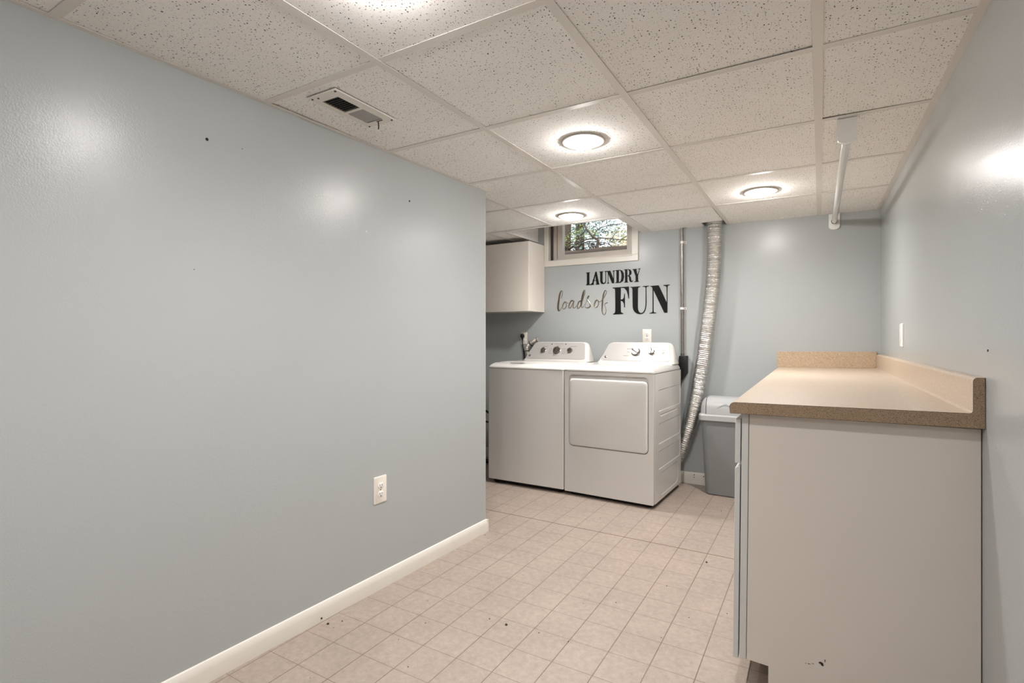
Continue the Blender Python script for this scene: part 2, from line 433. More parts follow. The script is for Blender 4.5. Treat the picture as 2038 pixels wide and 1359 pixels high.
# ------------------------------------------------------------------ outlets
def outlet(label, loc, rz, parts_w=.076, parts_h=.122, plugged=False):
    """plate built in its own frame: x right, -y out of the wall"""
    t = thing('wall_outlet', label, 'outlet', loc, rz)
    b = B(); w, h = parts_w/2, parts_h/2
    loft(b, [[(x, 0, z) for x, z in rrect(-w, -h, w, h, .004, 3)], [(x, -.003, z) for x, z in rrect(-w, -h, w, h, .004, 3)],
             [(x, -.0058, z) for x, z in rrect(-w+.005, -h+.005, w-.005, h-.005, .003, 3)]])
    obj('cover_plate', b, M['outlet'], t, world=False)
    for s in (1, -1):
        b = B(); zc = .0195*s
        pts = [(.0172*math.cos(a), zc+max(-.0135, min(.0135, .0172*math.sin(a)))) for a in [2*PI*i/28 for i in range(28)]]
        loft(b, [[(x, -.005, z) for x, z in pts], [(x, -.0073, z) for x, z in pts], [(x*.93, -.0079, zc+(z-zc)*.93) for x, z in pts]])
        r = obj('receptacle', b, M['white_plastic'], t, world=False)
        b = B()
        for sx_, hh in ((-.0065, .0047), (.0065, .0040)):
            box(b, sx_-.0012, -.0084, zc+.003-hh, sx_+.0012, -.0078, zc+.003+hh)
        lathe(b, [(.0026, .007), (.0026, .0084), (0, .0085)], 10, (0, 0, zc-.0085), axis='y')
        obj('slot', b, M['dark'], r, world=False)
    b = B(); lathe(b, [(.003, .005), (.003, .0068), (0, .0072)], 12, (0, 0, 0), axis='y'); obj('screw', b, M['chrome'], t, world=False)
    return t
oy = 1.757
outlet('ivory duplex outlet low on the long left wall above its baseboard', (xl(oy), oy, .4615), math.radians(90)-.0378, .077, .127)
outlet('white duplex outlet on the back wall just above the dryer console', (-1.254, yb(-1.254), 1.179), .026)
outlet('white outlet with a black plug in it, behind the washing machine', (-2.422, yb(-2.422), 1.163), .026, .068, .114)
# plug + cord of the washer
t = thing('power_plug', 'black round power plug and cord in the outlet behind the washing machine', 'plug', (-2.432, 4.2, 1.175))
b = B(); yy = yb(-2.432)-.008
lathe(b, [(.012, 0), (.0185, .002), (.0195, .016), (.013, .026), (0, .028)], 20, (-2.43, yy, 1.186), axis='y')
lo = [(-2.43+.0165*math.cos(2*PI*i/14), yy-.012+.010*math.sin(2*PI*i/14), 1.181) for i in range(14)]
l2 = [(-2.427+.006*math.cos(2*PI*i/14), yy-.014+.006*math.sin(2*PI*i/14), 1.147) for i in range(14)]
loft(b, [lo, l2]); obj('plug_body', b, M['black'], t, smooth=60)
b = B(); tube(b, spline([(-2.427, yy-.014, 1.150), (-2.425, yy-.014, 1.11), (-2.42, yy-.012, 1.075), (-2.412, yy-.012, 1.03), (-2.408, yy-.012, .96), (-2.40, yy-.012, .80), (-2.39, yy-.012, .5), (-2.38, yy-.012, .3)], 6), .0052, 8)
obj('cord', b, M['black'], t, smooth=60)
# silver hose behind the washer console
t = thing('washer_hose', 'silver ribbed hose with dark bands arching up behind the washing machine', 'hose', (-2.33, 4.15, 1.05))
path = spline([(-2.255, 4.19, 1.150), (-2.295, 4.19, 1.136), (-2.34, 4.19, 1.110), (-2.372, 4.19, 1.077), (-2.372, 4.19, 1.03), (-2.345, 4.19, .98), (-2.31, 4.19, .92), (-2.30, 4.19, .8)], 14)
b = B(); tube(b, path, [.0215+.0018*math.sin(i*2.2) for i in range(len(path))], 16); obj('hose_body', b, M['hose'], t, smooth=60)
for i in (2, 26, 52, 72):
    b = B(); d = (path[i+1]-path[i]).normalized(); tube(b, [path[i]-d*.003, path[i]+d*.003], .0245, 16); obj('band', b, M['debris'], t)
# black drain hoses glimpsed beside the washer
t = thing('drain_hose', 'thin black hose loops in the gap left of the washing machine', 'hose', (-2.75, 4.1, .3))
b = B()
tube(b, spline([(-2.95, 4.16, .62), (-2.85, 4.12, .50), (-2.76, 4.10, .462), (-2.66, 4.08, .44), (-2.5, 4.06, .5)], 6), .011, 8)
obj('loop', b, M['black'], t, smooth=60)
b = B(); tube(b, spline([(-2.95, 4.14, .42), (-2.85, 4.12, .375), (-2.76, 4.11, .362), (-2.6, 4.09, .37), (-2.45, 4.06, .42)], 6), .009, 8)
obj('loop', b, M['black'], t, smooth=60)
b = B(); tube(b, spline([(-2.98, 4.1, .06), (-2.85, 4.06, .03), (-2.72, 4.0, .022), (-2.6, 3.98, .022)], 6), .02, 8)
obj('loop', b, M['black'], t, smooth=60)

# ------------------------------------------------------------------ switch plate on the right wall
t = thing('switch_plate', 'white wall plate seen edge-on on the right wall above the countertop', 'switch', (xr(3.303), 3.303, 1.184), math.radians(-90)+.0083)
b = B(); w, h = .042, .061
loft(b, [[(x, 0, z) for x, z in rrect(-w, -h, w, h, .004, 3)], [(x, -.005, z) for x, z in rrect(-w, -h, w, h, .004, 3)], [(x, -.0085, z) for x, z in rrect(-w+.005, -h+.005, w-.005, h-.005, .003, 3)]])
obj('cover_plate', b, M['white_plastic'], t, world=False)
b = B(); loft(b, [[(x, -.008, z) for x, z in rrect(-.0165, -.033, .0165, .033, .002, 2)], [(x, -.0105, z) for x, z in rrect(-.0155, -.032, .0155, .032, .002, 2)]])
obj('rocker', b, M['white_plastic'], t, world=False)

# ------------------------------------------------------------------ closet rod
t = thing('closet_rod', 'white closet rod hung under the ceiling along the right wall', 'rod', (.09, 3.4, 1.98))
def flange(yf, ydir, xc, mat):
    b = B(); w = .034; zt, zb = HC-.001, 1.938 if ydir < 0 else 1.95
    def outl(w, dz): return [(xc-w, zt), (xc+w, zt)]+[(xc+w*math.cos(a), zb+w*.62+dz+w*.62*math.sin(a)) for a in [0-PI*i/12 for i in range(13)]]
    o = outl(w, 0); i_ = outl(w-.006, .004)
    loft(b, [[(x, yf, z) for x, z in o], [(x, yf+.016*ydir, z) for x, z in o]])
    return b
obj('flange', flange(2.43, 1, .094, 0), M['white_plastic'], t, smooth=40)
yw = yb(.087)
b = flange(yw-.001, -1, .087, 0)
obj('flange', b, M['white_plastic'], t, smooth=40)
b = B(); lathe(b, [(.026, 0), (.026, .016), (.02, .018), (.0195, .004), (0, .004)], 24, (.0875, yw-.014, 1.991), axis='y'); obj('cup', b, M['white_plastic'], t)
b = B(); tube(b, [(.094, 2.44, 1.985), (.0875, yw-.016, 1.991)], .0165, 20); obj('rod', b, M['white_metal'], t, smooth=60)

# ------------------------------------------------------------------ wall lettering
LETTERS = {"F":[[[-1.5523,1.6012],[-1.4088,1.6037],[-1.4076,1.5001],[-1.4134,1.5037],[-1.4192,1.5367],[-1.4297,1.5701],[-1.4507,1.5926],[-1.48,1.5962],[-1.4812,1.4958],[-1.4653,1.4976],[-1.4536,1.5097],[-1.4495,1.5453],[-1.4442,1.5451],[-1.4437,1.4275],[-1.4501,1.4277],[-1.4524,1.4573],[-1.4624,1.4781],[-1.4812,1.4867],[-1.48,1.4011],[-1.4776,1.3868],[-1.4577,1.3767],[-1.4565,1.3721],[-1.5481,1.3689],[-1.5481,1.3741],[-1.5332,1.3823],[-1.5285,1.4023],[-1.5297,1.5743],[-1.5332,1.5905],[-1.5523,1.596]]],"U":[[[-1.3955,1.5991],[-1.3113,1.6014],[-1.3113,1.5969],[-1.3272,1.5926],[-1.3312,1.5827],[-1.3318,1.4256],[-1.3295,1.4064],[-1.3238,1.3906],[-1.3147,1.3803],[-1.304,1.3767],[-1.2921,1.3798],[-1.2819,1.3896],[-1.2741,1.4039],[-1.269,1.4239],[-1.2662,1.4516],[-1.2656,1.4739],[-1.2662,1.5854],[-1.2707,1.5945],[-1.2898,1.5976],[-1.2898,1.6021],[-1.2382,1.603],[-1.2382,1.5985],[-1.2561,1.5949],[-1.26,1.5851],[-1.2583,1.4681],[-1.2595,1.4403],[-1.2628,1.417],[-1.269,1.396],[-1.2786,1.3806],[-1.2915,1.3708],[-1.3068,1.3672],[-1.3238,1.3687],[-1.3381,1.373],[-1.3523,1.3811],[-1.3638,1.3927],[-1.3718,1.4086],[-1.3759,1.4268],[-1.3782,1.5791],[-1.3834,1.5918],[-1.3955,1.5946]]],"N":[[[-1.2254,1.6007],[-1.1575,1.6025],[-1.0911,1.4583],[-1.0922,1.5775],[-1.0954,1.5918],[-1.1182,1.5973],[-1.1182,1.6022],[-1.0658,1.6046],[-1.0658,1.6003],[-1.0825,1.5956],[-1.0862,1.5827],[-1.0862,1.3751],[-1.1117,1.3746],[-1.2004,1.5658],[-1.1993,1.3915],[-1.196,1.3804],[-1.1772,1.3772],[-1.1772,1.3733],[-1.2321,1.3712],[-1.2321,1.3751],[-1.2115,1.3802],[-1.2071,1.3917],[-1.2071,1.5771],[-1.2126,1.5918],[-1.2254,1.5963]]],"l1":[[[-1.7975,1.745],[-1.7612,1.7464],[-1.7612,1.7423],[-1.7662,1.7373],[-1.7656,1.6403],[-1.7524,1.642],[-1.7388,1.6524],[-1.7325,1.6814],[-1.7276,1.6812],[-1.7276,1.6343],[-1.7975,1.633],[-1.7975,1.6371],[-1.7912,1.6415],[-1.7887,1.6502],[-1.7887,1.7327],[-1.7912,1.7399],[-1.7975,1.7409]]],"a1":[[[-1.7103,1.7469],[-1.6991,1.7485],[-1.677,1.6447],[-1.6721,1.6375],[-1.6721,1.6346],[-1.7078,1.634],[-1.7078,1.6375],[-1.7004,1.6412],[-1.7041,1.6682],[-1.7214,1.668],[-1.7276,1.6472],[-1.7239,1.6382],[-1.7239,1.6353],[-1.7537,1.6344],[-1.7537,1.6379],[-1.7437,1.6421],[-1.7375,1.6547]],[[-1.7201,1.6737],[-1.7053,1.6741],[-1.7103,1.7136]]],"u1":[[[-1.6733,1.7464],[-1.6367,1.7471],[-1.6367,1.7436],[-1.644,1.7394],[-1.644,1.6605],[-1.6367,1.645],[-1.6245,1.6479],[-1.6173,1.662],[-1.6173,1.7378],[-1.6258,1.7435],[-1.6258,1.747],[-1.604,1.748],[-1.604,1.7445],[-1.6124,1.7387],[-1.6124,1.6589],[-1.6185,1.6418],[-1.6355,1.6357],[-1.6568,1.6414],[-1.666,1.6616],[-1.666,1.7372],[-1.6733,1.7423]]],"n1":[[[-1.6052,1.7469],[-1.5739,1.7479],[-1.5451,1.6772],[-1.5457,1.7381],[-1.5523,1.7443],[-1.5523,1.7471],[-1.532,1.7488],[-1.532,1.7453],[-1.5398,1.7401],[-1.5392,1.639],[-1.5583,1.6382],[-1.5919,1.7213],[-1.5919,1.6486],[-1.5841,1.6412],[-1.5841,1.6384],[-1.6028,1.6376],[-1.6028,1.6404],[-1.5961,1.6465],[-1.5961,1.7319],[-1.6052,1.7434]]],"d1":[[[-1.5273,1.7496],[-1.4918,1.7509],[-1.4682,1.7443],[-1.4548,1.7213],[-1.4512,1.687],[-1.46,1.6533],[-1.4829,1.6402],[-1.5273,1.639],[-1.5273,1.6424],[-1.5184,1.6477],[-1.5184,1.7399],[-1.5273,1.7462]],[[-1.4971,1.7466],[-1.4971,1.6449],[-1.4835,1.6511],[-1.4747,1.6774],[-1.4747,1.7145],[-1.4823,1.7394]]],"r1":[[[-1.4507,1.7517],[-1.4128,1.7522],[-1.3949,1.746],[-1.3857,1.7274],[-1.388,1.7083],[-1.403,1.6956],[-1.3926,1.6837],[-1.388,1.6558],[-1.3822,1.6482],[-1.3759,1.6557],[-1.373,1.6533],[-1.3799,1.6413],[-1.396,1.641],[-1.4053,1.6539],[-1.4088,1.6846],[-1.4146,1.6917],[-1.4221,1.6921],[-1.4221,1.6468],[-1.4146,1.6419],[-1.4146,1.6391],[-1.4507,1.6386],[-1.4507,1.642],[-1.4425,1.6467],[-1.4425,1.7421],[-1.4507,1.7483]],[[-1.4221,1.7477],[-1.4221,1.6972],[-1.4134,1.6985],[-1.4065,1.7105],[-1.4065,1.732],[-1.4134,1.7466]]],"y1":[[[-1.3787,1.7495],[-1.3398,1.7504],[-1.3398,1.7471],[-1.3455,1.7441],[-1.3352,1.7008],[-1.3181,1.7435],[-1.3284,1.7469],[-1.3284,1.7508],[-1.3102,1.7525],[-1.3102,1.7491],[-1.3147,1.7466],[-1.3307,1.6921],[-1.3295,1.6471],[-1.3227,1.6428],[-1.3227,1.64],[-1.3638,1.6393],[-1.3638,1.6427],[-1.3512,1.6471],[-1.3512,1.6876],[-1.3707,1.7422],[-1.3787,1.7461]]]}
STROKES = {"l2":[[[-2.0381,1.5235,0.00151],[-2.0268,1.5654,0.00181],[-2.0282,1.5908,0.00181],[-2.0394,1.5937,0.00271],[-2.052,1.5664,0.00603],[-2.0626,1.5123,0.00724],[-2.0706,1.4519,0.00724],[-2.0666,1.4215,0.00603],[-2.056,1.4139,0.00362],[-2.044,1.4282,0.00181],[-2.0315,1.446,0.00151]]],"o2":[[[-1.9927,1.4942,0.00362],[-2.011,1.4828,0.00422],[-2.0255,1.453,0.00362],[-2.0189,1.4311,0.00302],[-2.0005,1.4331,0.00271],[-1.9874,1.4568,0.00241],[-1.9914,1.4858,0.00241],[-1.9835,1.4831,0.00151],[-1.9678,1.4802,0.00151]]],"a2":[[[-1.9199,1.5002,0.00422],[-1.9393,1.4997,0.00483],[-1.96,1.4656,0.00422],[-1.9626,1.4393,0.00362],[-1.9496,1.4377,0.00302],[-1.9315,1.4647,0.00241],[-1.9121,1.5,0.00302],[-1.9199,1.4656,0.00422],[-1.9186,1.4393,0.00422],[-1.9057,1.4365,0.00241],[-1.8877,1.4587,0.00151]]],"d2":[[[-1.843,1.4953,0.00362],[-1.8647,1.4901,0.00422],[-1.8787,1.4608,0.00422],[-1.8787,1.4322,0.00422],[-1.8647,1.4342,0.00271],[-1.843,1.4692,0.00211],[-1.8164,1.5393,0.00181],[-1.8051,1.5802,0.00181],[-1.8139,1.5889,0.00302],[-1.824,1.5633,0.00724],[-1.8392,1.4928,0.00664],[-1.843,1.4526,0.00483],[-1.8342,1.437,0.00271],[-1.8183,1.4472,0.00151]]],"s2":[[[-1.8114,1.4541,0.00121],[-1.7887,1.497,0.00151],[-1.7699,1.5376,0.00271],[-1.7837,1.5263,0.00362],[-1.7837,1.5027,0.00392],[-1.7612,1.4726,0.00422],[-1.7587,1.4479,0.00422],[-1.7774,1.4331,0.00362],[-1.8,1.4361,0.00241],[-1.8051,1.4445,0.00211]]],"o3":[[[-1.6918,1.4996,0.00362],[-1.7078,1.4896,0.00452],[-1.7189,1.4572,0.00422],[-1.7115,1.436,0.00332],[-1.6942,1.4402,0.00271],[-1.6795,1.4701,0.00241],[-1.6881,1.496,0.00241],[-1.677,1.484,0.00151],[-1.6599,1.4869,0.00151]]],"f2":[[[-1.6599,1.4869,0.00151],[-1.6318,1.5149,0.00181],[-1.6088,1.5604,0.00181],[-1.6136,1.5779,0.00211],[-1.6258,1.5738,0.00362],[-1.6367,1.5325,0.00603],[-1.6452,1.4632,0.00543],[-1.6464,1.3994,0.00422],[-1.6318,1.37,0.00241],[-1.6173,1.3802,0.00211],[-1.6124,1.4159,0.00181],[-1.6245,1.4568,0.00151],[-1.6161,1.4692,0.00181],[-1.5967,1.4721,0.00271]]]}

def word(name, label, keys, depth, mat, strokes=False):
    t = thing(name, label, 'wall lettering', (-1.5, 4.24, 1.5))
    for kx in keys:
        b = B()
        def P3(s, z, d): return (s, yb(s)-d, z)
        if not strokes:
            rings = LETTERS[kx]
            f = holed(b, rings[0], rings[1:], lambda s, z: P3(s, z, depth))
            bk_ = [[b.verts.new(P3(p[0], p[1], .0003)) for p in r] for r in rings]
            for fr, br in zip(f, bk_):
                n = len(fr)
                for i in range(n): b.faces.new((fr[i], fr[(i+1) % n], br[(i+1) % n], br[i]))
        else:
            for ring in STROKES[kx]:
                pts = spline([(p[0], p[1], p[2]) for p in ring], 6)
                L, R = [], []
                for i, p in enumerate(pts):
                    q = pts[min(i+1, len(pts)-1)]-pts[max(i-1, 0)]; q = Vector((q.x, q.y)); q.normalize()
                    n_ = Vector((-q.y, q.x))*max(.0017, p.z*1.25)
                    # broad nib: heavier on the down-strokes
                    L.append((p.x+n_.x, p.y+n_.y)); R.append((p.x-n_.x, p.y-n_.y))
                dd = depth+.0004*(len(pts) % 3)
                loops = [[P3(*l, dd*.6), P3((l[0]+r[0])/2, (l[1]+r[1])/2, dd), P3(*r, dd*.6), P3(*r, .0003), P3(*l, .0003)] for l, r in zip(L, R)]
                loft(b, loops)
        obj('letter', b, mat, t, smooth=30)
    return t
word('wall_lettering', 'small black word LAUNDRY under the window', ['l1', 'a1', 'u1', 'n1', 'd1', 'r1', 'y1'], .004, M['letter_black'])
word('wall_lettering', 'large black word FUN on the back wall', ['F', 'U', 'N'], .004, M['letter_black'])
word('wall_lettering', 'pewter script words loads of, left of the black FUN', ['l2', 'o2', 'a2', 'd2', 's2', 'o3', 'f2'], .004, M['letter_metal'], True)


# ------------------------------------------------------------------ basement window
b = B()
CW = .052
def yw_(x): return yb(x)
for (x0, x1, z0, z1) in ((WX0-.038, WX0+.004, WZ0-.002, WZ1+.05), (WX1-.004, WX1+.052, WZ0-.002, WZ1+.05), (WX0-.038, WX1+.052, WZ0-.056, WZ0-.002), (WX0-.038, WX1+.052, WZ1, WZ1+.05)):
    prism(b, [(x0, yb(x0)), (x1, yb(x1)), (x1, yb(x1)-.014), (x0, yb(x0)-.014)], z0, z1, 'z')
bevel(b, .003, 1)
win = struct('window_1', b, M['white_paint'])
b = B()                                                           # liner of the opening
box(b, WX0, yb(WX0)-.002, WZ0-.012, WX1, 4.46, WZ0); box(b, WX0, 4.25, WZ0, WX0+.012, 4.46, WZ1)
box(b, WX1-.012, 4.25, WZ0, WX1, 4.46, WZ1); box(b, WX0, 4.25, WZ1-.012, WX1, 4.46, WZ1)
obj('jamb', b, M['window'], win, smooth=0)
b = B(); box(b, WX0+.0125, 4.245, WZ0, WX0+.016, 4.296, WZ1-.012); obj('gap_shade_strip', b, M['jamb_gap_shade'], win, smooth=0)  # dark strip painted in for the gap shadow along the left jamb
def frame(x0, x1, z0, z1, w, wb, y0, y1, name, mat, bv=.003):
    b = B()
    for a in ((x0, x0+w, z0, z1), (x1-w, x1, z0, z1), (x0+w, x1-w, z0, z0+wb), (x0+w, x1-w, z1-w, z1)):
        box(b, a[0], y0, a[2], a[1], y1, a[3])
    return obj(name, b, mat, win, smooth=0)
frame(WX0+.012, WX1-.012, WZ0, WZ1-.012, .03, .022, 4.298, 4.40, 'outer_frame', M['window'])
sash = frame(-2.116, -1.402, WZ0+.022, WZ1-.03, .045, .034, 4.315, 4.375, 'sash', M['window'])
frame(-2.071, -1.447, WZ0+.056, WZ1-.075, .004, .004, 4.318, 4.324, 'glazing_bead', M['white_paint'])
b = B(); box(b, -2.072, 4.334, WZ0+.055, -1.446, 4.338, WZ1-.074); obj('pane', b, M['glass'], win, smooth=0)
b = B(); box(b, -1.412, 4.306, WZ0+.02, -1.40, 4.317, WZ0+.03); box(b, -1.412, 4.306, WZ0+.05, -1.402, 4.317, WZ0+.058); obj('latch', b, M['debris'], win, smooth=0)

# ------------------------------------------------------------------ outside
b = B()
gx = [-9+.25*i for i in range(45)]; gy = [4.56, 4.75, 5.0, 5.3, 5.8, 7, 9, 13, 18]
gz = [1.93, 2.01, 2.09, 2.13, 2.17, 2.25, 2.4, 2.6, 2.8]
V = [[b.verts.new((x, y, z+random.uniform(-.012, .012))) for x in gx] for y, z in zip(gy, gz)]
for r, s in zip(V, V[1:]):
    for i in range(len(gx)-1): b.faces.new((r[i], r[i+1], s[i+1], s[i]))
o = obj('garden_ground', b, M['soil'], smooth=40); o['kind'] = 'structure'
def leaves(b, n, cx, cy, cz, rx, ry, rz, size, dens=None):
    for _ in range(n):
        while True:
            p = Vector((random.uniform(-1, 1), random.uniform(-1, 1), random.uniform(-1, 1)))
            if p.length < 1: break
        c = Vector((cx+p.x*rx, cy+p.y*ry, cz+p.z*rz)); s = size*random.uniform(.6, 1.3)
        R = Matrix.Rotation(random.uniform(0, 6.3), 3, Vector((random.gauss(0, 1), random.gauss(0, 1), random.gauss(0, 1))).normalized())
        q = [R @ Vector(v) for v in ((-s, 0, 0), (-.2*s, .42*s, .05*s), (s, 0, -.05*s), (-.2*s, -.42*s, .05*s))]
        b.faces.new([b.verts.new(c+v) for v in q])
t = thing('flowering_tree', 'small flowering tree with crooked branches outside the basement window', 'tree', (-2.39, 6.0, 2.14))
b = B(); tube(b, spline([(-2.392, 6, 2.12), (-2.396, 6, 2.293), (-2.388, 6, 2.373), (-2.454, 6, 2.423), (-2.502, 6, 2.48), (-2.558, 6, 2.56), (-2.59, 6, 2.75)], 5), [.020-.012*i/30 for i in range(31)], 8)
obj('trunk', b, M['bark'], t, smooth=60)
for P, r in (([(-2.75, 6, 2.31), (-2.663, 6, 2.365), (-2.55, 6, 2.395), (-2.431, 6, 2.405), (-2.237, 6, 2.382), (-2.101, 6, 2.353), (-1.9, 6, 2.33)], .0085),
             ([(-2.64, 6.1, 2.37), (-2.592, 6.1, 2.385), (-2.511, 6.1, 2.384), (-2.392, 6.1, 2.366), (-2.27, 6.1, 2.33)], .006),
             ([(-2.80, 6.2, 2.40), (-2.769, 6.2, 2.433), (-2.718, 6.2, 2.498), (-2.652, 6.2, 2.545), (-2.6, 6.2, 2.66)], .007),
             ([(-2.16, 6.1, 2.345), (-2.136, 6.1, 2.358), (-2.098, 6.1, 2.391), (-2.0, 6.1, 2.44)], .006),
             ([(-2.32, 6.2, 2.34), (-2.312, 6.2, 2.383), (-2.28, 6.2, 2.418), (-2.2, 6.2, 2.52)], .005),
             ([(-2.45, 6.0, 2.42), (-2.40, 6.0, 2.50), (-2.30, 6.05, 2.55), (-2.1, 6.1, 2.57)], .006)):
    b = B(); pp = spline(P, 5); tube(b, pp, [r*(1-.45*i/len(pp)) for i in range(len(pp))], 7); obj('branch', b, M['bark'], t, smooth=60)
b = B(); leaves(b, 800, -2.12, 6.5, 2.34, .30, .3, .12, .017); leaves(b, 160, -2.45, 6.6, 2.34, .25, .3, .06, .017); leaves(b, 300, -2.25, 6.6, 2.52, .28, .3, .10, .018)
o = obj('blossom', b, M['blossom'], t, smooth=0); o['kind'] = 'stuff'
b = B(); leaves(b, 900, -1.92, 6.6, 2.50, .24, .35, .16, .017); leaves(b, 350, -2.2, 6.9, 2.60, .5, .35, .12, .02); leaves(b, 150, -2.75, 6.4, 2.58, .2, .3, .1, .018)
o = obj('foliage', b, M['leaf'], t, smooth=0); o['kind'] = 'stuff'
t = thing('evergreen_tree', 'blue-green evergreen standing far behind the flowering tree outside', 'tree', (-4.4, 10, 2.2))
b = B(); tube(b, [(-4.4, 10, 2.1), (-4.35, 10, 6)], [.12, .03], 10); obj('trunk', b, M['bark'], t, smooth=60)
b = B()
for h in range(14): leaves(b, 750, -4.4, 10, 2.45+h*.26, 1.35-h*.085, 1.2-h*.08, .16, .034)
o = obj('foliage', b, M['leaf_dark'], t, smooth=0); o['kind'] = 'stuff'
t = thing('tree_trunk', 'thick tree trunk at the left edge of the window view', 'tree', (-3.10, 6.6, 2.12))
b = B(); tube(b, spline([(-3.09, 6.6, 2.05), (-3.11, 6.6, 2.46), (-3.10, 6.6, 2.6), (-3.07, 6.6, 3.6)], 5), [.085, .08, .076, .072, .07, .069, .068, .067, .066, .065, .064, .064, .063, .062, .061, .06], 12)
obj('trunk', b, M['bark'], t, smooth=60)
b = B(); leaves(b, 170, -3.0, 6.4, 2.42, .16, .12, .2, .018); o = obj('foliage', b, M['leaf'], t, smooth=0); o['kind'] = 'stuff'
t = thing('low_shrub', 'brown leafless low shrub under the trees outside the window', 'shrub', (-2.72, 5.62, 2.12))
b = B(); leaves(b, 260, -2.72, 5.62, 2.24, .26, .14, .10, .024); leaves(b, 130, -2.36, 5.62, 2.22, .3, .12, .06, .022); o = obj('twigs', b, M['bark'], t, smooth=0); o['kind'] = 'stuff'

# ------------------------------------------------------------------ dryer duct, conduit and its box
path = spline([(-.706, 4.195, 2.09), (-.707, 4.195, 1.993), (-.709, 4.195, 1.838), (-.715, 4.195, 1.683), (-.726, 4.195, 1.547), (-.742, 4.195, 1.392), (-.761, 4.195, 1.24),
               (-.783, 4.195, 1.059), (-.81, 4.196, .882), (-.834, 4.197, .743), (-.862, 4.198, .611), (-.908, 4.2, .425), (-.974, 4.203, .235), (-1.081, 4.205, .11), (-1.2, 4.205, .08)], 40)
rr = []
for i, p in enumerate(path):
    f = min(1, max(0, (.75-p.z)/.35))
    rr.append((.0545-.009*f)+.0024*math.sin(i*1.9)+random.uniform(-.0008, .0008))
t = thing('dryer_duct', 'crinkled silver foil duct dropping from the ceiling behind the dryer', 'duct', (-.75, 4.195, .1))
b = B(); tube(b, path, rr, 22)
for v in b.verts: v.co += Vector((random.uniform(-1, 1), random.uniform(-1, 1), random.uniform(-1, 1)))*.0011
obj('duct_body', b, M['foil'], t, smooth=50)

t = thing('conduit_pipe', 'thin grey steel conduit running down the back wall above the dryer', 'pipe', (-.967, 4.24, 1.03))
yc = yb(-.967)-.018
b = B(); tube(b, [(-.968, yc, 2.08), (-.966, yc, 1.925)], .0105, 14); tube(b, [(-.966, yc, 1.93), (-.962, yc, 1.03)], .0125, 14)
obj('pipe', b, M['conduit'], t, smooth=60)
for z in (1.937, 1.405):
    b = B(); x = -.9655
    prism(b, [(-.9655+.0155*math.cos(a), yc-.0155*math.sin(a)) for a in [PI*i/10 for i in range(11)]]+[(-.981, yb(-.98)), (-.95, yb(-.95))], z-.0095, z+.0095, 'z')
    box(b, -.951, yb(-.95)-.004, z-.0095, -.933, yb(-.93), z+.0095)
    s = obj('pipe_strap', b, M['white_plastic'], t, smooth=40)
    b = B(); lathe(b, [(.0045, 0), (.0045, .002), (0, .003)], 10, (-.942, yb(-.942)-.004, z), axis='y'); obj('screw', b, M['chrome_dark'], s)
b = B(); lathe(b, [(.0165, 1.024), (.0165, 1.034), (.0145, 1.045), (.0125, 1.046)], 14, (-.962, yc, 0)); obj('connector', b, M['chrome'], t)

t = thing('outlet_box', 'black dryer power box with angled plug at the foot of the conduit', 'electrical box', (-.95, 4.24, .9))
b = B()
prism(b, [(-.983, 1.024), (-.920, 1.024), (-.920, .888), (-.963, .822), (-.983, .822)], 4.205, yb(-.95)-.001, 'y')
bevel(b, .004, 2); obj('box_body', b, M['black'], t, smooth=40)
b = B(); lathe(b, [(.016, 0), (.016, .012), (0, .014)], 14, (-.96, 4.205, .93), axis='y'); obj('knockout', b, M['dark'], t)
b = B(); tube(b, spline([(-.972, 4.228, .835), (-.985, 4.232, .74), (-1.03, 4.234, .6), (-1.09, 4.232, .48), (-1.14, 4.22, .42)], 6), .009, 10); obj('cord', b, M['black'], t, smooth=60)

# ------------------------------------------------------------------ wall cabinet
t = thing('wall_cabinet', 'white wall cabinet hung to the left of the window', 'cabinet', (-2.75, 4.07, 1.4))
b = B(); prism(b, [(-3.30, 3.9395), (-2.207, 3.9395), (-2.207, yb(-2.207)-.002), (-3.30, yb(-3.3)-.002)], 1.403, 2.018, 'z')
bevel(b, .0015, 1); obj('body', b, M['cab_upper'], t, smooth=30)
for x0, x1 in ((-3.298, -2.7545), (-2.7515, -2.207)):
    b = B(); box(b, x0, 3.92, 1.402, x1, 3.938, 2.012); bevel(b, .002, 2); obj('door', b, M['cab_upper'], t, smooth=30)

